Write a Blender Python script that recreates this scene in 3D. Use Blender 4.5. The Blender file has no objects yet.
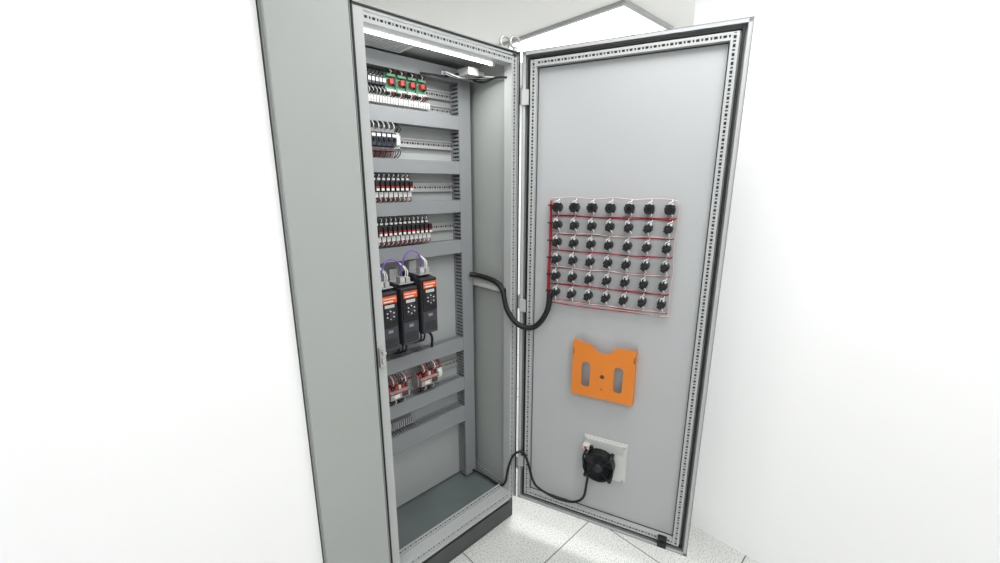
import bpy, math, random
from mathutils import Vector, Matrix
random.seed(3)
C=bpy.context.scene.collection
sc=bpy.context.scene
sc.view_settings.view_transform='Standard'
sc.view_settings.look='None'

def lin(c):
    c=c/255.0
    return c/12.92 if c<=0.04045 else ((c+0.055)/1.055)**2.4
def mat(name,rgb,rough=.5,metal=0,var=.06,scale=12,bump=0,emit=0):
    m=bpy.data.materials.new(name); m.use_nodes=True
    nt=m.node_tree; b=nt.nodes['Principled BSDF']
    col=tuple(lin(x) for x in rgb)
    tc=nt.nodes.new('ShaderNodeTexCoord'); n=nt.nodes.new('ShaderNodeTexNoise')
    n.inputs['Scale'].default_value=scale; n.inputs['Detail'].default_value=3
    nt.links.new(tc.outputs['Object'],n.inputs['Vector'])
    r=nt.nodes.new('ShaderNodeValToRGB')
    r.color_ramp.elements[0].position=.3; r.color_ramp.elements[1].position=.7
    r.color_ramp.elements[0].color=tuple(x*(1-var) for x in col)+(1,)
    r.color_ramp.elements[1].color=tuple(min(1,x*(1+var)) for x in col)+(1,)
    nt.links.new(n.outputs['Fac'],r.inputs['Fac'])
    nt.links.new(r.outputs['Color'],b.inputs['Base Color'])
    b.inputs['Roughness'].default_value=rough; b.inputs['Metallic'].default_value=metal
    if bump:
        n2=nt.nodes.new('ShaderNodeTexNoise'); n2.inputs['Scale'].default_value=350
        nt.links.new(tc.outputs['Object'],n2.inputs['Vector'])
        bp=nt.nodes.new('ShaderNodeBump'); bp.inputs['Strength'].default_value=bump; bp.inputs['Distance'].default_value=.001
        nt.links.new(n2.outputs['Fac'],bp.inputs['Height']); nt.links.new(bp.outputs['Normal'],b.inputs['Normal'])
    if emit:
        b.inputs['Emission Color'].default_value=(1,1,1,1); b.inputs['Emission Strength'].default_value=emit
    return m
PAINTF=mat('frame_paint',(180,183,182),.4,0,.02,4,.1)
PANELL=mat('side_panel_paint',(166,170,167),.5,0,.02,3,.15)
DOORP=mat('door_paint',(181,183,184),.5,0,.015,2,.15)
PLATE=mat('plate_paint',(172,176,175),.45,0,.03,3)
FLOORC=mat('cabinet_floor_metal',(112,121,121),.35,.2,.12,5)
DUCT=mat('duct_grey_plastic',(140,143,145),.5,0,.02,8)
DARK=mat('hole_shade',(48,50,52),.8)  # dark tone standing for the shade inside slots
BLACK=mat('black_plastic',(24,24,26),.45)
RUB=mat('black_rubber',(18,18,19),.6)
PLINTH=mat('plinth_dark_grey',(76,77,78),.6)
CHAR=mat('charcoal_plastic',(62,64,70),.5)
CHAR2=mat('dark_heatsink',(44,46,50),.4,.3)
SLATE=mat('slate_blue_plastic',(58,64,76),.5)
WHITE=mat('white_plastic',(232,232,228),.5,0,.02)
CREAM=mat('light_grey_plastic',(205,206,202),.5,0,.02)
MIDG=mat('mid_grey_plastic',(165,163,160),.5,0,.05)
BROWN=mat('brown_wire',(110,62,48),.5)
RED=mat('red_plastic',(188,44,38),.45)
REDW=mat('red_wire',(165,24,40),.5)
PINKW=mat('pale_wire',(212,190,186),.5)
GREEN=mat('green_circuit_board',(88,150,115),.5)
ORANGE=mat('orange_paint',(224,128,38),.42,0,.03,6)
ORLAB=mat('orange_label',(240,96,36),.5)
PURPLE=mat('purple_cable',(125,85,180),.45)
STEEL=mat('zinc_steel',(196,196,194),.35,.55,.05,20)
WALLW=mat('white_wall_paint',(253,253,253),.85,0,.001,3)
CEILM=mat('ceiling_paint',(250,250,246),.9,0,.004,6)
LEDM=mat('led_diffuser',(255,255,255),.5,0,0,5,0,9.0)
LUMM=mat('luminaire_diffuser',(255,255,255),.5,0,0,5,0,2.4)

class MB:
    def __init__(s): s.v=[];s.f=[];s.m=[];s.sm=[]
    def _add(s,vs,fs,mi,sm=False,M=None):
        o=len(s.v)
        for p in vs:
            p=Vector(p); s.v.append(tuple(M@p) if M else tuple(p))
        for f in fs: s.f.append([o+i for i in f]); s.m.append(mi); s.sm.append(sm)
    def box(s,a,b,mi=0,M=None):
        x0,x1=sorted((a[0],b[0]));y0,y1=sorted((a[1],b[1]));z0,z1=sorted((a[2],b[2]))
        vs=[(x0,y0,z0),(x1,y0,z0),(x1,y1,z0),(x0,y1,z0),(x0,y0,z1),(x1,y0,z1),(x1,y1,z1),(x0,y1,z1)]
        s._add(vs,[(0,3,2,1),(4,5,6,7),(0,1,5,4),(1,2,6,5),(2,3,7,6),(3,0,4,7)],mi,False,M); return s
    def tube(s,pts,r,mi=0,seg=8,smooth=6,M=None,rib=0):
        P=[Vector(p) for p in pts]
        if smooth and len(P)>2:
            Q=[]
            for i in range(len(P)-1):
                a=P[max(i-1,0)];b=P[i];c=P[i+1];d=P[min(i+2,len(P)-1)]
                for k in range(smooth):
                    t=k/smooth
                    Q.append(.5*((2*b)+(c-a)*t+(2*a-5*b+4*c-d)*t*t+(3*b-a-3*c+d)*t**3))
            Q.append(P[-1]);P=Q
        n=len(P);vs=[];fs=[];up=None
        for i,p in enumerate(P):
            t=(P[min(i+1,n-1)]-P[max(i-1,0)])
            if t.length<1e-9: t=Vector((0,0,1))
            t.normalize()
            if up is None:
                up=Vector((0,0,1)) if abs(t.z)<.9 else Vector((1,0,0))
            u=(up-t*up.dot(t))
            if u.length<1e-6: u=t.orthogonal()
            u.normalize();w=t.cross(u);up=u
            rr=(r[i] if isinstance(r,list) else r)
            if rib and i%2: rr*=rib
            for k in range(seg):
                a=2*math.pi*k/seg
                vs.append(p+u*math.cos(a)*rr+w*math.sin(a)*rr)
        for i in range(n-1):
            for k in range(seg):
                k2=(k+1)%seg
                fs.append((i*seg+k,i*seg+k2,(i+1)*seg+k2,(i+1)*seg+k))
        fs.append(list(range(seg))[::-1]);fs.append([(n-1)*seg+k for k in range(seg)])
        s._add(vs,fs,mi,True,M); return s
    def cyl(s,a,b,r,mi=0,seg=20,r2=None):
        return s.tube([a,b],[r,r if r2 is None else r2],mi,seg,0)
    def ring(s,c,ax,R,r,mi=0,seg=24,sub=6):
        ax=Vector(ax).normalized();u=ax.orthogonal().normalized();w=ax.cross(u);c=Vector(c)
        vs=[];fs=[]
        for i in range(seg):
            a=2*math.pi*i/seg;d=u*math.cos(a)+w*math.sin(a)
            for k in range(sub):
                b=2*math.pi*k/sub
                vs.append(c+d*(R+r*math.cos(b))+ax*r*math.sin(b))
        for i in range(seg):
            for k in range(sub):
                i2=(i+1)%seg;k2=(k+1)%sub
                fs.append((i*sub+k,i2*sub+k,i2*sub+k2,i*sub+k2))
        s._add(vs,fs,mi,True); return s
    def prism(s,poly,y0,y1,mi=0,M=None):
        n=len(poly)
        vs=[(p[0],y0,p[1]) for p in poly]+[(p[0],y1,p[1]) for p in poly]
        fs=[list(range(n)),list(range(n,2*n))[::-1]]+[(i,n+i,n+(i+1)%n,(i+1)%n) for i in range(n)]
        s._add(vs,fs,mi,False,M); return s
    def strip(s,p0,a,b,c,L,w,t,pitch=.025,mi=0,dk=1,holes=.32):
        M=Matrix.Identity(4)
        for i in range(3):
            M[i][0]=a[i];M[i][1]=b[i];M[i][2]=c[i];M[i][3]=p0[i]
        h=w*holes/2
        s.box((0,0,0),(L,w/2-h,t),mi,M); s.box((0,w/2+h,0),(L,w,t),mi,M)
        n=int(L/pitch); p=L/n
        for i in range(n):
            s.box((i*p,w/2-h,0),(i*p+p*.2,w/2+h,t),mi,M)
            s.box((i*p+p*.58,w/2-h,0),(i*p+p*.8,w/2+h,t),mi,M)
        s.box((0,w*.1,t*1.2),(L,w*.9,t*1.5),dk,M)  # dark sheet behind the slots, colour stands for shade in the hollow
        return s
    def obj(s,name,mats,parent=None,bevel=0,M=None,label=None):
        me=bpy.data.meshes.new(name); me.from_pydata(s.v,[],s.f)
        for m in (mats if isinstance(mats,(list,tuple)) else [mats]): me.materials.append(m)
        me.polygons.foreach_set('material_index',s.m)
        me.polygons.foreach_set('use_smooth',s.sm)
        import bmesh
        bm=bmesh.new();bm.from_mesh(me);bmesh.ops.recalc_face_normals(bm,faces=bm.faces);bm.to_mesh(me);bm.free()
        me.update()
        o=bpy.data.objects.new(name,me);C.objects.link(o)
        if parent: o.parent=parent
        if M is not None: o.matrix_local=M
        if bevel:
            b=o.modifiers.new('bevel','BEVEL');b.width=bevel;b.segments=2;b.limit_method='ANGLE'
        if label:o['label']=label
        return o
def tag(o,label,cat,group=None):
    o['label']=label;o['category']=cat
    if group:o['group']=group
    return o
def thing(name,label,cat,M=None,group=None):
    e=bpy.data.objects.new(name,None);C.objects.link(e);e.empty_display_size=.05
    if M is not None:e.matrix_world=M
    return tag(e,label,cat,group)
def T(x,y,z): return Matrix.Translation((x,y,z))
def copy_thing(src,M):
    n=src.copy();C.objects.link(n);n.matrix_world=M
    def rec(a,b):
        for ch in list(a.children):
            c=ch.copy();C.objects.link(c);c.parent=b
            rec(ch,c)
    rec(src,n);return n
def rm(o):
    for c in list(o.children): rm(c)
    bpy.data.objects.remove(o)
def struct(o):o['kind']='structure';return o

# ---------------- room ----------------
ZC=2.64
fm=bpy.data.materials.new('speckled_floor_tiles');fm.use_nodes=True
nt=fm.node_tree;b=nt.nodes['Principled BSDF'];tc=nt.nodes.new('ShaderNodeTexCoord')
mp=nt.nodes.new('ShaderNodeMapping');mp.inputs['Location'].default_value=(.32,.27,0)
br=nt.nodes.new('ShaderNodeTexBrick');br.offset=0
br.inputs['Scale'].default_value=1;br.inputs['Brick Width'].default_value=.6;br.inputs['Row Height'].default_value=.6
br.inputs['Mortar Size'].default_value=.0025;br.inputs['Mortar Smooth'].default_value=.1
nz=nt.nodes.new('ShaderNodeTexNoise');nz.inputs['Scale'].default_value=150;nz.inputs['Detail'].default_value=4
rp=nt.nodes.new('ShaderNodeValToRGB');e=rp.color_ramp.elements
e[0].position=.34;e[0].color=(.40,.41,.39,1);e[1].position=.5;e[1].color=(.72,.73,.70,1)
nt.links.new(tc.outputs['Object'],mp.inputs['Vector']);nt.links.new(mp.outputs[0],br.inputs['Vector'])
nt.links.new(tc.outputs['Object'],nz.inputs['Vector']);nt.links.new(nz.outputs['Fac'],rp.inputs['Fac'])
nt.links.new(rp.outputs[0],br.inputs['Color1']);nt.links.new(rp.outputs[0],br.inputs['Color2'])
br.inputs['Mortar'].default_value=(.12,.12,.12,1)
nt.links.new(br.outputs['Color'],b.inputs['Base Color']);b.inputs['Roughness'].default_value=.4
struct(MB().box((-3,-3.5,-.05),(2.7,2.05,0)).obj('floor',fm))
struct(MB().box((-3,-3.5,ZC),(2.7,2.05,ZC+.05)).obj('ceiling',CEILM))
struct(MB().box((-3,2,0),(2.7,2.05,ZC)).obj('wall_back',WALLW))
struct(MB().box((.6,-3.5,0),(.68,-.4,ZC)).box((.68,-.48,0),(2.7,-.4,ZC)).obj('wall_right',WALLW))
NW=.225
struct(MB().box((-3,0,0),(-.69-NW,.08,ZC)).obj('wall_left',WALLW))

def luminaire(x0,y0,x1,y1,label):
    e=thing('ceiling_light',label,'ceiling light',T((x0+x1)/2,(y0+y1)/2,ZC),'recessed ceiling light panels')
    w=(x1-x0)/2;h=(y1-y0)/2
    m=MB();f=.028
    m.box((-w,-h,-.022),(w,-h+f,0));m.box((-w,h-f,-.022),(w,h,0));m.box((-w,-h+f,-.022),(-w+f,h-f,0));m.box((w-f,-h+f,-.022),(w,h-f,0))
    m.obj('frame',PAINTF,e,.002)
    MB().box((-w+f,-h+f,-.027),(w-f,h-f,-.001)).obj('diffuser',LUMM,e,.004)
    return e
luminaire(1.03,.18,1.63,1.38,'added unseen ceiling panel that brightens the door and left wall')
for l in [(-1.9,-2.6,-.7,-2.0),(-.55,-1.55,.05,-.35),(-2.6,-1.7,-2.0,-.5)]: luminaire(*l,'added unseen ceiling panel that brightens the door and left wall')  # unseen panels, added to brighten the door side and the left wall
def area(loc,sx,sy,p,col=(1,1,1),rot=(0,0,0)):
    d=bpy.data.lights.new('lamp','AREA');d.shape='RECTANGLE';d.size=sx;d.size_y=sy;d.energy=p;d.color=col
    o=bpy.data.objects.new('lamp_or_fill_light',d);o.location=loc;o.rotation_euler=rot;C.objects.link(o);return o
area((1.33,.78,ZC-.035),.55,1.1,36)
area((-1.3,-2.3,ZC-.035),1.1,.55,22)  # fill from an added unseen panel, lights the door side
area((-.25,-.95,ZC-.035),.55,1.1,13)  # fill from a second added panel out of view, for the door
area((-2.3,-1.1,ZC-.035),.55,1.1,14)  # fill added out of view to lift the white left wall
w=bpy.data.worlds.new('world');sc.world=w;w.use_nodes=True
w.node_tree.nodes['Background'].inputs[0].default_value=(.96,.98,1,1);w.node_tree.nodes['Background'].inputs[1].default_value=.42

# ---------------- cabinet ----------------
W=.68;Z0=.13;Z1=2.13;D=.41
cab=thing('electrical_cabinet','tall light grey steel control cabinet standing open on a dark plinth','cabinet',T(0,0,0))
m=MB()
m.box((-W,.03,Z0),(-W+.015,D,Z1)); m.box((-.015,.03,Z0),(0,D,Z1))
m.box((-W+.015,D-.01,Z0),(-.015,D,Z1)); m.box((-W,.0,Z1-.012),(0,D,Z1))
m.obj('body',PANELL,cab)
MB().box((-W+.015,.03,Z0),(-.015,D-.01,Z0+.012)).obj('floor_panel',FLOORC,cab)
m=MB();F=.04
m.box((-W,0,Z0),(-W+F,.03,Z1-.012),0)
m.box((-W+F,0,Z1-.018),(-F,.03,Z1-.012),0);m.box((-W+F,0,Z0),(-F,.03,Z0+.012),0)
m.box((-.008,0,Z0),(0,.03,Z1-.012),0)
m.box((-F,.004,Z0),(-.037,.045,Z1-.02),0)
m.strip((-.037,.004,Z0),(0,0,1),(1,0,0),(0,1,0),Z1-Z0-.02,.026,.003)
m.strip((-W+F,.004,Z0+.014),(1,0,0),(0,0,1),(0,1,0),W-2*F,.026,.003)
m.strip((-W+F,.004,Z1-.044),(1,0,0),(0,0,1),(0,1,0),W-2*F,.024,.003)
m.box((-W+F,.004,Z0+.04),(-F,.05,Z0+.043),0)
m.box((-W+F,.004,Z1-.047),(-F,.05,Z1-.044),0)
m.strip((-W+F,.052,Z0+.044),(1,0,0),(0,1,0),(0,0,-1),W-2*F,.024,.003)
m.strip((-.0175,.06,Z0+.02),(0,1,0),(0,0,1),(1,0,0),.32,.024,.001)
m.obj('front_frame',[PAINTF,DARK],cab,.0008)
MB().box((-W+.003,-.004,Z0+.004),(-W+.008,0,Z1-.004),0).box((-.006,-.004,Z0),(-.002,0,Z1),0).box((-W+.003,-.004,Z1-.01),(-.002,0,Z1-.005)).obj('frame_gasket',RUB,cab)
MB().box((-W,.02,0),(0,D-.01,Z0)).box((-W+.03,.012,.03),(-.03,.02,Z0-.03)).obj('plinth',PLINTH,cab,.003)
MB().box((-.64,.31,.15),(-.04,.313,2.10)).box((-.64,.31,.15),(-.638,.33,2.1)).box((-.042,.31,.15),(-.04,.33,2.1)).obj('mounting_plate',PLATE,cab)
m=MB()
m.box((-.04,.03,1.165),(-.018,.31,1.168),0);m.box((-.04,.03,1.165),(-.037,.31,1.19),0);m.box((-.021,.03,1.165),(-.018,.31,1.19),0)
m.obj('side_rail',CREAM,cab,.0006)
m=MB()
m.box((-.58,.12,Z1-.028),(-.38,.25,Z1-.0125),0)
for i in range(8): m.box((-.57,.13+i*.014,Z1-.030),(-.39,.136+i*.014,Z1-.0275),1)
m.obj('roof_vent',[WHITE,DUCT],cab,.001)
MB().box((-.668,-.012,1.03),(-.648,0,1.10)).box((-.664,-.022,1.045),(-.652,-.01,1.065)).cyl((-.658,-.014,1.085),(-.658,-.03,1.085),.007).obj('striker',STEEL,cab,.001)
for (x,y) in ((-.036,.045),(.0-.008,.020)):
    m=MB().ring((x,y,Z1+.036),(0.3,1,0),.02,.005).cyl((x,y,Z1),(x,y,Z1+.016),.009)
    m.obj('lifting_eye',STEEL,cab)
for z in (.32,1.13,1.97):
    MB().box((-.001,-.012,z-.03),(.012,.02,z+.03)).cyl((.008,-.012,z-.035),(.008,-.012,z+.035),.007).obj('hinge',PAINTF,cab,.001)

# door
ANG=math.atan2(-.937,.348)
DM=T(.012,-.014,0)@Matrix.Rotation(ANG,4,'Z')
door=MB(); DW=.76;DZ0=.14;DZ1=2.125
door.box((0,0,DZ0),(DW,.004,DZ1))
th=-.022
door.box((0,th,DZ0),(.004,0,DZ1));door.box((DW-.004,th,DZ0),(DW,0,DZ1));door.box((0,th,DZ0),(DW,0,DZ0+.004));door.box((0,th,DZ1-.004),(DW,0,DZ1))
door.box((0,th,DZ0),(.014,th+.003,DZ1));door.box((DW-.014,th,DZ0),(DW,th+.003,DZ1));door.box((0,th,DZ0),(DW,th+.003,DZ0+.014));door.box((0,th,DZ1-.014),(DW,th+.003,DZ1))
door=door.obj('door',DOORP,cab,.0008,DM)
def frame_boxes(m,i0,i1,y0,y1,mi=0):
    m.box((i0,y0,DZ0+i0),(i1,y1,DZ1-i0),mi);m.box((DW-i1,y0,DZ0+i0),(DW-i0,y1,DZ1-i0),mi)
    m.box((i1,y0,DZ0+i0),(DW-i1,y1,DZ0+i1),mi);m.box((i1,y0,DZ1-i1),(DW-i1,y1,DZ1-i0),mi)
m=MB();frame_boxes(m,.020,.028,-.014,0);m.obj('gasket',RUB,door,.002)
m=MB();i0=.034;w_=.024;yy=-.022
m.strip((i0,yy,DZ0+i0),(0,0,1),(1,0,0),(0,1,0),DZ1-DZ0-2*i0,w_,.003)
m.strip((DW-i0-w_,yy,DZ0+i0),(0,0,1),(1,0,0),(0,1,0),DZ1-DZ0-2*i0,w_,.003)
m.strip((i0+w_,yy,DZ0+i0),(1,0,0),(0,0,1),(0,1,0),DW-2*i0-2*w_,w_,.003)
m.strip((i0+w_,yy,DZ1-i0-w_),(1,0,0),(0,0,1),(0,1,0),DW-2*i0-2*w_,w_,.003)
frame_boxes(m,i0,i0+.002,yy+.003,0);frame_boxes(m,i0+w_-.002,i0+w_,yy+.003,0)
m.obj('stiffening_frame',[PAINTF,DARK],door,.0006)
m=MB();frame_boxes(m,.059,.0615,-.003,0);m.obj('frame_seam',CHAR,door)
MB().box((.645,-.045,DZ0+.02),(.68,-.022,DZ0+.065)).box((.655,-.055,DZ0+.03),(.67,-.04,DZ0+.05)).obj('door_stay_clip',BLACK,door,.002)
for z in (.35,1.12,1.96): MB().box((.002,-.03,z-.028),(.03,-.0225,z+.028)).obj('hinge_leaf',PAINTF,door,.001)

# neighbour cabinet
nb=thing('closed_cabinet','closed light grey steel cabinet adjoining the open one','cabinet',T(-.685-NW/2,0,0))
h_=NW/2
MB().box((-h_,0,Z0),(h_,D,Z1)).obj('body',PANELL,nb,.002)
MB().box((-h_+.003,-.022,Z0+.01),(h_-.006,-.001,Z1-.005)).obj('door',PANELL,nb,.003)
MB().box((-h_,.02,0),(h_,D-.01,Z0)).obj('plinth',PLINTH,nb)

# LED lamp
led=thing('cabinet_lamp','slim switched-on LED strip lamp under the cabinet roof','lamp',T(-.365,.062,2.083))
MB().box((-.282,-.008,-.008),(-.270,.008,.036)).obj('end_cap',WHITE,led,.001)
MB().box((.270,-.008,-.008),(.282,.008,.036)).obj('end_cap',WHITE,led,.001)
MB().cyl((-.270,0,0),(.270,0,0),.0065,0,14).obj('tube',LEDM,led)
area((-.365,.08,2.068),.5,.02,1.8)

# ---------------- ducts ----------------
def hduct(z0,z1,x0=-.63,x1=-.112):
    e=thing('cable_duct','horizontal grey slotted plastic wiring duct with lid','cable duct',T(x0,.31,z0),'horizontal wiring ducts in the cabinet')
    L=x1-x0;H=z1-z0;m=MB()
    m.box((0,-.002,0),(L,0,H))
    n=int(L/.0125)
    for s_ in (0,1):
        za=0 if s_==0 else H-.002
        m.box((0,-.015,za),(L,-.002,za+.002));m.box((0,-.06,za),(L,-.053,za+.002))
        for i in range(n): m.box((i*L/n,-.053,za),(i*L/n+.0075,-.015,za+.002))
    m.obj('body',DUCT,e)
    MB().box((0,-.0625,-.001),(L,-.060,H+.001)).box((0,-.060,H),(L,-.05,H+.0012)).box((0,-.06,-.0012),(L,-.05,0)).obj('lid',DUCT,e,.0006)
DZ=[(2.046,2.094),(1.859,1.911),(1.677,1.728),(1.513,1.563),(1.332,1.387),(.859,.92),(.652,.714),(.480,.56)]
for a_,b_ in DZ: hduct(a_,b_)
e=thing('cable_duct','tall vertical grey slotted plastic wiring duct with lid','cable duct',T(-.11,.31,.16))
m=MB();H=1.93
m.box((0,-.002,0),(.06,0,H))
m.box((.03,-.058,0),(.031,-.004,H),1)
for xa in (0,.058):
    m.box((xa,-.013,0),(xa+.002,-.002,H));m.box((xa,-.06,0),(xa+.002,-.055,H))
    n=int(H/.016)
    for i in range(n): m.box((xa,-.055,i*H/n),(xa+.002,-.013,i*H/n+.0085))
m.obj('body',[DUCT,CHAR],e);MB().box((-.001,-.0625,0),(.061,-.06,H)).obj('lid',DUCT,e,.0006)
def rail(z,x0=-.62,x1=-.115):
    m=MB();L=x1-x0
    m.strip((0,-.008,-.0125),(1,0,0),(0,0,1),(0,1,0),L,.025,.001,.025,0,1,.3)
    m.box((0,-.0155,.0125),(L,-.0145,.0175));m.box((0,-.0155,-.0175),(L,-.0145,-.0125))
    m.box((0,-.0145,.0115),(L,-.008,.0125));m.box((0,-.0145,-.0125),(L,-.008,-.0115))
    m.box((0,-.007,-.006),(L,0,.006),1)  # dark strip painted as shade behind the rail slots
    o=m.obj('mounting_rail',[STEEL,DARK],None,0,T(x0,.31,z))
    tag(o,'slotted zinc-plated steel DIN mounting rail','mounting rail','steel mounting rails')
for z in (1.995,1.935,1.795,1.62,1.45,.785): rail(z)

# ---------------- devices ----------------
YF=.31-.016
def wires(par,xs,z,dz,y,mats,r=.0016,out=.015):
    for i,x in enumerate(xs):
        MB().tube([(x,y,z),(x+random.uniform(-.002,.002),y-out,z+dz*.35),(x+random.uniform(-.004,.004),y-out*.6,z+dz*.75),(x,y+.01,z+dz)],r,0,5,3).obj('wire',mats[i%len(mats)],par)
def terminal(name,label,w,h,d,matB,matT,grp,wire=True):
    e=thing(name,label,'terminal block',T(0,0,0),grp)
    MB().box((-w/2,-d*.55,-h/2),(w/2,0,h/2),0).box((-w/2+.0005,-d,-h*.28),(w/2-.0005,-d*.5,h*.28),0).obj('body',matB,e,.0006)
    MB().box((-w/2+.001,-d-.001,-h*.1),(w/2-.001,-d,h*.16)).obj('marker',matT,e)
    MB().cyl((0,-d*.55-.001,h*.38),(0,-d*.5,h*.38),w*.3,0,8).obj('screw',STEEL,e)
    MB().cyl((0,-d*.55-.001,-h*.38),(0,-d*.5,-h*.38),w*.3,0,8).obj('screw',STEEL,e)
    if wire:
        wires(e,[-w*.15],h*.4,h*.45,-d*.5,[BLACK]);wires(e,[w*.1],-h*.4,-h*.5,-d*.5,[WHITE])
    return e
def row(src,xs,y,z,jit=0):
    for i,x in enumerate(xs):
        copy_thing(src,T(x,y,z+random.uniform(-jit,jit)))
    rm(src)
t=terminal('terminal_block','slim white feed-through terminal block with wires',.009,.042,.04,CREAM,WHITE,'white terminal blocks')
row(t,[-.53+.011*i for i in range(26)],YF,1.935)
t=terminal('terminal_block','narrow dark terminal block with white marker',.012,.05,.045,CHAR,WHITE,'dark terminal blocks')
row(t,[-.52+.0145*i for i in range(6)],YF,1.998)
g=thing('relay_module','green circuit board relay module with red relay','relay',T(0,0,0),'green relay modules')
MB().box((-.020,-.022,-.034),(.020,0,.03)).obj('board',GREEN,g,.001)
MB().box((-.009,-.042,-.006),(.007,-.022,.012)).obj('relay',RED,g,.001)
MB().box((-.017,-.036,.02),(.017,-.02,.030)).obj('connector',GREEN,g,.001)
MB().box((.0095,-.040,-.010),(.017,-.022,.014)).obj('coil',BLACK,g,.001)
MB().box((-.018,-.034,-.033),(.018,-.020,-.024)).obj('terminal_strip',WHITE,g,.001)
wires(g,[-.012,-.004,.004,.012],.028,.016,-.035,[BLACK,WHITE,BLACK,RED],.0014,.010);wires(g,[-.012,-.002,.008],-.028,-.022,-.03,[WHITE,RED,BLACK])
row(g,[-.415+.045*i for i in range(4)],YF,2.0)
b_=thing('circuit_breaker','slim slate-blue modular circuit breaker with white front and wires','circuit breaker',T(0,0,0),'modular circuit breakers')
MB().box((-.0095,-.045,-.042),(.0095,0,.042)).obj('body',SLATE,b_,.001)
MB().box((-.0092,-.062,-.024),(.0092,-.045,.024)).obj('front',SLATE,b_,.001)
MB().box((-.007,-.063,.008),(.007,-.0615,.018)).obj('front_label',WHITE,b_)
MB().box((-.005,-.072,-.008),(.005,-.060,.004)).obj('toggle',BLACK,b_,.001)
for q in (.026,-.040): MB().box((-.0096,-.047,q),(.0096,-.03,q+.012)).obj('terminal_cover',MIDG,b_,.0006)
for i,x in enumerate((-.005,.004)):
    MB().tube([(x,-.045,-.034),(x,-.058,-.040),(x+.002,-.054,-.052),(x,-.045,-.066)],.0014,0,6,5).obj('wire',[REDW,BLACK][i],b_)
    MB().tube([(x,-.045,.034),(x,-.058,.040),(x+.002,-.054,.052),(x,-.045,.063)],.0014,0,6,5).obj('wire',[BLACK,WHITE][i],b_)
row(b_,[-.513+.0205*i for i in range(5)],YF,1.795)
c_=thing('contactor','compact grey contactor with curved black wires','contactor',T(-.405,YF,1.795))
MB().box((-.012,-.035,-.03),(.012,0,.03)).box((-.010,-.045,-.018),(.010,-.035,.018)).obj('body',CREAM,c_,.001)
wires(c_,[-.008,0,.008],.028,.035,-.03,[BLACK],.002,.02);wires(c_,[-.006,.006],-.028,-.035,-.03,[BLACK],.002,.02)
def plug_relay(lbl,grp,z,xs):
    r=thing('plug_in_relay',lbl,'relay',T(0,0,0),grp)
    MB().box((-.0085,-.03,-.038),(.0085,0,.036)).box((-.0085,-.042,-.04),(.0085,-.02,-.02)).obj('socket',CHAR,r,.0008)
    MB().box((-.0075,-.062,-.014),(.0075,-.03,.022)).obj('relay_body',BLACK,r,.001)
    MB().box((-.006,-.0645,-.002),(.006,-.0615,.003)).obj('indicator',RED,r)
    MB().box((-.0078,-.046,-.038),(.0078,-.0415,-.018)).obj('marker_tag',WHITE,r)
    MB().box((-.006,-.0635,-.013),(.006,-.0615,-.004)).obj('front_label',WHITE,r)
    MB().box((-.006,-.0335,.026),(.006,-.0295,.034)).obj('top_label',WHITE,r)
    wires(r,[-.003,.004],.034,.022,-.025,[WHITE,BLACK]);wires(r,[-.004,.003],-.036,-.022,-.035,[WHITE,REDW])
    row(r,xs,YF,z)
plug_relay('black plug-in relay with red indicator and white tag','relays on the third rail',1.622,[-.51+.0205*i for i in range(8)])
plug_relay('black plug-in relay with red indicator and white tag','relays on the fourth rail',1.452,[-.51+.0205*i for i in range(12)])

# drives
d=thing('motor_drive','dark grey variable-speed motor drive with orange label and purple cable','motor drive',T(0,0,0),'variable-speed drives')
hw=.0365;Hh=.25
MB().prism([(-hw,0),(hw,0),(hw,Hh),(-hw,Hh)],-.10,0).prism([(-hw,.004),(hw,.004),(hw,Hh-.012),(-hw,Hh-.012)],-.145,-.10).obj('body',CHAR,d,.002)
m=MB()
for i in range(12): m.box((-hw-.002,-.09+i*.0073,.01),(-hw,-.087+i*.0073,Hh-.01));m.box((hw,-.09+i*.0073,.01),(hw+.002,-.087+i*.0073,Hh-.01))
m.obj('heatsink',CHAR2,d)
MB().box((-hw+.003,-.151,.105),(hw-.003,-.144,Hh-.016)).obj('front_cover',BLACK,d,.002)
MB().box((-hw+.006,-.1535,.199),(hw-.006,-.1505,.226)).obj('label',ORLAB,d)
MB().box((-hw+.012,-.1545,.203),(hw-.022,-.153,.208)).box((-hw+.01,-.1545,.215),(hw-.012,-.153,.218)).obj('label_print',WHITE,d)
m=MB()
m.ring((0,-.153,.152),(0,1,0),.0235,.0016,1,32,6)
m.cyl((0,-.150,.152),(0,-.155,.152),.021,0,28);m.cyl((0,-.154,.152),(0,-.164,.152),.0085,1,20)
for k in range(6):
    an=k*math.pi/3+.5; m.cyl((.0155*math.cos(an),-.1575,.152+.0155*math.sin(an)),(.0155*math.cos(an),-.154,.152+.0155*math.sin(an)),.0034,2,10)
m.obj('dial_keypad',[CHAR2,CHAR,CREAM],d,.0004)
m=MB().box((-.020,-.1525,.180),(.020,-.1505,.192),0)
m.obj('name_strip',CREAM,d)
m=MB().box((-hw+.003,-.149,.008),(hw-.003,-.144,.100),0)
for i in range(5): m.box((-hw+.008,-.1505,.02+i*.008),(hw-.008,-.1485,.023+i*.008),1)
m.box((-.010,-.1505,.078),(.010,-.1488,.090),2)
m.obj('terminal_cover',[CHAR,BLACK,DUCT],d,.001)
MB().box((-.032,-.13,Hh),(.032,-.03,Hh+.004)).box((-.026,-.125,Hh+.004),(-.004,-.095,Hh+.03)).box((.004,-.12,Hh+.004),(.022,-.09,Hh+.024)).box((-.018,-.03,Hh-.01),(.018,-.002,Hh+.045)).obj('cable_clamp',STEEL,d,.001)
MB().box((-.022,-.127,Hh+.010),(-.008,-.1252,Hh+.024)).obj('clamp_insert',CREAM,d,.0005)
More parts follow.
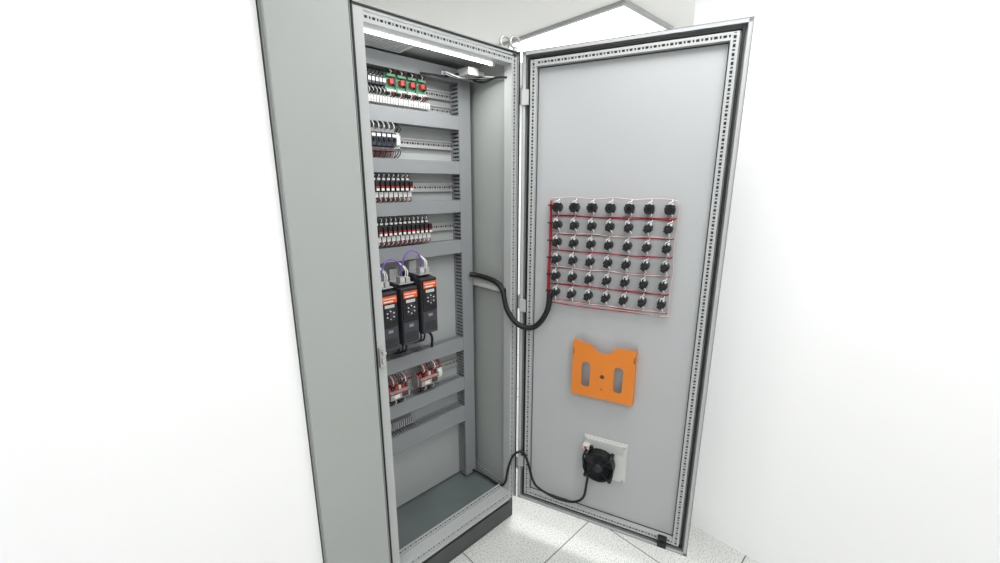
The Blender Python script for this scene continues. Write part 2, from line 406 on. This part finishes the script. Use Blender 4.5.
MB().tube([(-.014,-.11,Hh+.03),(-.012,-.115,Hh+.06),(-.026,-.11,Hh+.09),(-.053,-.10,Hh+.10),(-.080,-.10,Hh+.075),(-.094,-.10,Hh+.035)],.0028,0,8,8).obj('cable',PURPLE,d)
MB().tube([(.012,-.10,Hh+.022),(.014,-.10,Hh+.05),(.006,-.065,Hh+.075),(.0,-.02,Hh+.085)],.0025,0,6,5).obj('wire',WHITE,d)
MB().tube([(.02,-.10,Hh+.015),(.026,-.095,Hh+.045),(.022,-.06,Hh+.065),(.02,-.02,Hh+.08)],.0025,0,6,5).obj('wire',WHITE,d)
for x in (-.018,0,.018): MB().tube([(x,-.06,.004),(x,-.07,-.03),(x+.006,-.05,-.06),(x+.01,-.02,-.075)],.0042,0,8,5).obj('motor_cable',BLACK,d)
for x,z in ((-.532,.995),(-.441,1.0),(-.349,1.025)): copy_thing(d,T(x,.31,z))
rm(d)
# contactors row F
p=thing('contactor','grey and white contactor block with red wire terminals','contactor',T(0,0,0),'contactors on the lower rail')
MB().box((-.05,-.05,-.03),(.05,0,.025)).box((-.045,-.075,-.02),(.045,-.05,.012)).obj('body',MIDG,p,.0015)
MB().box((-.030,-.078,-.012),(-.004,-.075,.003)).obj('label_plate',WHITE,p)
MB().box((.008,-.078,-.014),(.036,-.075,.005)).obj('label_plate',CHAR,p)
for i in range(6): MB().box((-.046+i*.016,-.058,.014),(-.034+i*.016,-.03,.032)).obj('terminal',[RED,BLACK,RED,CREAM,RED,CHAR][i],p,.001)
MB().box((-.045,-.077,.006),(.045,-.0745,.010)).box((-.048,-.052,-.03),(.048,-.0495,-.022)).obj('trim_strip',RED,p)
wires(p,[-.044+.011*i for i in range(9)],.03,.045,-.045,[BLACK,BROWN,WHITE,RED,BLACK],.0020,.02);wires(p,[-.04+.014*i for i in range(6)],-.03,-.03,-.04,[BLACK,BROWN,WHITE],.0020,.015)
copy_thing(p,T(-.325,YF,.785));copy_thing(p,T(-.475,YF,.772));rm(p)
s_=thing('terminal_block','small white terminal block with coloured wires','terminal block',T(-.25,YF,.785))
MB().box((-.012,-.04,-.022),(.012,0,.022)).box((-.010,-.048,-.008),(.010,-.04,.010)).obj('body',WHITE,s_,.001)
wires(s_,[-.006,.003],.02,.04,-.03,[BLACK,RED],.002)
# short slotted duct stacked on the lowest duct
e=thing('cable_duct','short open-topped grey slotted duct above the lowest duct','cable duct',T(-.63,.31,.585))
m=MB();m.box((0,-.002,0),(.25,0,.035));m.box((0,-.045,0),(.25,-.002,.002))
for i in range(24): m.box((i*.0104,-.045,.002),(i*.0104+.006,-.043,.035))
m.obj('body',DUCT,e)
m=MB().tube([(-.335,.25,1.03),(-.30,.235,.985),(-.29,.25,.925)],.006,0,8,6)
tag(m.obj('power_cable',RUB),'short black power cable below a motor drive','cable')

e=thing('door_switch','grey door interlock switch with black cable under the roof','switch',T(-.14,.15,2.058))
MB().box((-.02,-.03,-.012),(.03,.04,.016)).box((.03,-.02,-.004),(.07,.0,.010)).obj('body',STEEL,e,.002)
MB().tube([(.03,.02,0),(.06,.03,-.014),(.085,0,-.02),(.095,-.06,-.012),(.100,-.12,-.02)],.004,0,8,6).obj('cable',RUB,e)
MB().tube([(-.02,.03,0),(-.06,.06,-.012),(-.12,.08,-.01),(-.16,.09,-.01)],.004,0,8,6).obj('cable',RUB,e)
MB().box((-.08,.06,-.008),(.115,.075,.006)).obj('bracket',STEEL,e,.001)
for k in range(4): MB().tube([(-.07,.05,.004*k-.01),(-.01,.045-.006*k,-.014),(.05,.02,.004*k-.012),(.1,-.02-.01*k,-.008)],.003,0,6,6).obj('harness_wire',[BLACK,CREAM,BLACK,WHITE][k],e)

# ---------------- cables to door ----------------
def dl(s,t,z): return tuple(DM@Vector((s,-t,z)))
pts=[(-.07,.24,1.225),(-.045,.2,1.22),(-.045,.10,1.212),(-.045,.05,1.18),(-.045,.02,1.10),(-.035,-.03,1.045),(-.01,-.08,1.03),(.008,-.12,1.055),dl(.135,.04,1.12),dl(.14,.03,1.19)]
cb=MB().tube(pts,.0125,0,10,14,rib=.86)
tag(cb.obj('corrugated_conduit',RUB),'thick black corrugated conduit drooping from cabinet to door','cable conduit')
pts=[(-.075,.27,.175),(-.045,.18,.16),(-.04,.08,.165),(-.045,.03,.21),(-.045,.005,.31),(-.035,-.02,.385),(-.008,-.05,.405),dl(.06,.045,.37),dl(.085,.035,.27),dl(.12,.032,.235),dl(.2,.03,.215),dl(.28,.03,.225),dl(.325,.035,.27),dl(.338,.04,.35),dl(.345,.045,.42)]
tag(MB().tube(pts,.0055,0,8,10).obj('fan_cable',RUB),'thin black cable looping from cabinet floor to the fan','cable')
loom=thing('wiring_loom','red and pale wire harness tied around the switch grid','wiring loom',DM.copy())
cols=[.160+.0690*i for i in range(7)];rows=[1.545-.0696*i for i in range(6)]
m=MB()
for k in range(8):
    ox=random.uniform(-.005,.005);oy=random.uniform(-.004,.004)
    m.tube([(.132+ox,-.022+oy,1.155),(.131+ox,-.02+oy,1.3),(.132-ox,-.02+oy,1.45),(.132+ox,-.02+oy,1.572-.004*k)],.0036,0,6,5)
m.obj('vertical_bundle',[REDW],loom)
for r_i,z in enumerate(rows):
    zz=z-.036
    for k in range(2):
        P=[(.132,-.02,zz)]
        for i,cx in enumerate(cols): P.append((cx,-.014-.005*k,zz+random.uniform(-.003,.003)+.003*k))
        P.append((.588,-.014,zz+.003*k)); P.append((.595+.003*k,-.014,zz+.006))
        rr=(.0030 if r_i==0 else .0024) if k==0 else .0018
        MB().tube(P,rr,0,6,4).obj('row_wire',PINKW if (k and r_i%2) else REDW,loom)
m=MB()
m.tube([(.132,-.02,1.578),(.22,-.014,1.584),(.3,-.014,1.577),(.38,-.014,1.583),(.45,-.014,1.577),(.52,-.014,1.582),(.585,-.014,1.577),(.600,-.014,1.562),(.603,-.014,1.5),(.598,-.014,1.4),(.603,-.014,1.32),(.598,-.014,1.25),(.600,-.014,1.165),(.585,-.014,1.150),(.4,-.014,1.153),(.2,-.014,1.155),(.135,-.02,1.16)],.0019,0,6,4)
m.obj('outer_wire',PINKW,loom)
m=MB().tube([(.132,-.018,1.150),(.3,-.018,1.146),(.45,-.014,1.148),(.57,-.014,1.15)],.0018,0,6,4);m.obj('outer_wire',REDW,loom)
for z in (1.2,1.27,1.34,1.41,1.48,1.55): MB().box((.122,-.032,z),(.142,-.012,z+.004)).obj('cable_tie',BLACK,loom)
def bt(top):
    e=thing('switch_block','black rotary switch contact block with white wires' if top else 'black push button contact block with white wires','switch',T(0,0,0),'door switches in a grid')
    m=MB().cyl((0,0,0),(0,-.012,0),.0155,0,20).cyl((0,-.012,0),(0,-.02,0),.012,0,20)
    m.obj('collar',CHAR,e)
    m=MB()
    if top:
        m.box((-.018,-.042,-.008),(.018,-.018,.008));m.box((-.008,-.042,-.018),(.008,-.018,.018));m.box((-.016,-.034,-.016),(.016,-.02,.016))
    else:
        R=Matrix.Rotation(.5,4,'Y')
        m.box((-.009,-.045,-.015),(.009,-.018,.015),0,R);m.box((-.014,-.034,-.008),(.014,-.018,.008),0,R)
        m.cyl((0,-.045,0),(0,-.05,0),.006,0,12)
    m.obj('contact_block',BLACK,e,.001)
    MB().tube([(.006,-.035,-.012),(.010,-.036,-.022),(.004,-.02,-.03),(0.002,-.014,-.036)],.0017,0,5,4).obj('wire',WHITE,e)
    MB().tube([(-.006,-.035,.012),(-.004,-.036,.022),(.006,-.024,.028),(.004,-.014,.034)],.0017,0,5,4).obj('wire',WHITE,e)
    MB().box((.002,-.034,.014),(.009,-.028,.022)).obj('wire_ferrule',WHITE,e)
    return e
A=bt(True);B=bt(False)
for r_i,z in enumerate(rows):
    for cx in cols:
        copy_thing(A if r_i==0 else B,DM@T(cx,0,z)@(Matrix.Identity(4) if r_i==0 else Matrix.Rotation(random.uniform(-.25,.25),4,'Y')))
rm(A);rm(B)

# document pocket
import bmesh
pk=thing('document_pocket','orange sheet-metal document pocket with two oval cut-outs','document holder',DM@T(.25,0,.765))
bm=bmesh.new();PW=.252;PH=.235;Yp=-.034
outer=[(0,0),(PW,0),(PW,PH-.06),(PW-.006,PH-.054),(PW-.006,PH-.03),(PW,PH-.024),(PW,PH),(PW-.075,PH),(PW-.085,PH-.008)]
for i in range(9):
    a=i/8; outer.append((PW-.09-a*.07,PH-.018-.016*math.sin(math.pi*a)**.5))
outer+=[(.082,PH-.008),(.07,PH-.002),(.02,PH+.008),(0,PH+.008),(0,PH-.024),(.006,PH-.03),(.006,PH-.054),(0,PH-.06)]
def oval(cx,cz,w,h,n=20):
    r=w/2;o=[]
    for i in range(n):
        a=2*math.pi*i/n
        o.append((cx+r*math.cos(a),cz+(h/2-r)*(1 if math.sin(a)>=0 else -1)+r*math.sin(a)))
    return o
loops=[outer,oval(.058,.098,.036,.112),oval(PW-.062,.098,.036,.112),oval(PW/2,.1,.018,.0181,12),oval(PW/2,.045,.006,.0061,8)]
for lp in loops:
    vs=[bm.verts.new((x,Yp,z)) for x,z in lp]
    for i in range(len(vs)): bm.edges.new((vs[i],vs[(i+1)%len(vs)]))
bmesh.ops.triangle_fill(bm,use_beauty=True,use_dissolve=False,edges=bm.edges[:])
me=bpy.data.meshes.new('front_plate');bm.to_mesh(me);bm.free();me.materials.append(ORANGE)
o=bpy.data.objects.new('front_plate',me);C.objects.link(o);o.parent=pk
sm=o.modifiers.new('s','SOLIDIFY');sm.thickness=.002;sm.offset=0
MB().box((0,Yp,0),(.002,0,PH)).box((PW-.002,Yp,0),(PW,0,PH)).box((0,Yp,0),(PW,0,.002)).obj('side_walls',ORANGE,pk)
# fan unit
fn=thing('cabinet_fan','black round filter fan mounted on a white vent frame','fan',DM@T(.310,0,.382))
S=.185
m=MB().box((0,-.008,0),(S,0,S)).box((.006,-.014,.006),(S-.006,-.008,S-.006))
for i in range(7): m.box((.014,-.0155,S-.018-i*.006+.002),(S-.014,-.0135,S-.018-i*.006+.004),1)
for c_2 in ((.012,.012),(S-.012,.012),(.012,S-.012),(S-.012,S-.012)): m.cyl((c_2[0],-.018,c_2[1]),(c_2[0],-.013,c_2[1]),.005,1,12)
m.obj('vent_frame',[CREAM,PLATE],fn,.001)
cx,cz,R=.075,.075,.066
m=MB()
n=32;vs=[];fs=[]
for k in range(n):
    a=2*math.pi*k/n
    for (rr,yy) in ((R,-.014),(R,-.058),(R-.004,-.058),(R-.004,-.016)): vs.append((cx+rr*math.cos(a),yy,cz+rr*math.sin(a)))
for k in range(n):
    k2=(k+1)%n
    for j in range(3): fs.append((k*4+j,k*4+j+1,k2*4+j+1,k2*4+j))
m._add(vs,fs,0,False)
for a in range(4):
    an=math.pi/4+a*math.pi/2
    m.cyl((cx+(R+.006)*math.cos(an),-.014,cz+(R+.006)*math.sin(an)),(cx+(R+.006)*math.cos(an),-.058,cz+(R+.006)*math.sin(an)),.009,0,12)
m.cyl((cx,-.014,cz),(cx,-.017,cz),R-.003,0,32)
m.obj('housing',BLACK,fn)
m=MB().cyl((cx,-.02,cz),(cx,-.05,cz),.024,0,24)
for a in range(7):
    an=2*math.pi*a/7
    Mx=T(cx,-.035,cz)@Matrix.Rotation(an,4,'Y')
    m.box((.022,-.001,-.018),(.06,.001,.018),0,Mx@Matrix.Rotation(.6,4,'X'))
m.obj('impeller',CHAR2,fn,.001)
m=MB()
for rr in (.026,.036,.046,.056,.064): m.ring((cx,-.06,cz),(0,1,0),rr,.0013,0,32,5)
for a in range(4):
    an=math.pi/4+a*math.pi/2;m.tube([(cx+.02*math.cos(an),-.061,cz+.02*math.sin(an)),(cx+(R+.008)*math.cos(an),-.06,cz+(R+.008)*math.sin(an))],.0016,0,6,0)
m.cyl((cx,-.062,cz),(cx,-.058,cz),.02,0,24)
m.obj('finger_guard',CHAR2,fn)
m=MB().box((.002,-.04,.135),(.03,-.014,.155),0).box((.01,-.044,.14),(.02,-.04,.15),1).box((.03,-.03,.14),(.045,-.02,.15),2)
m.obj('terminal_connector',[CREAM,RED,BLACK],fn,.001)
MB().tube([(.02,-.04,.14),(.01,-.05,.11),(.012,-.05,.07),(.02,-.045,.04)],.004,0,8,5).obj('lead_wire',RUB,fn)

# ---------------- camera ----------------
cd=bpy.data.cameras.new('camera');cam=bpy.data.objects.new('camera',cd);C.objects.link(cam)
cam.location=(-1.2527,-1.2128,1.628)
f=Vector((.687*.9737,.7266*.9737,-.228))
cam.rotation_euler=f.to_track_quat('-Z','Y').to_euler()
cd.sensor_width=36;cd.lens=14.76;cd.clip_start=.02
sc.camera=cam
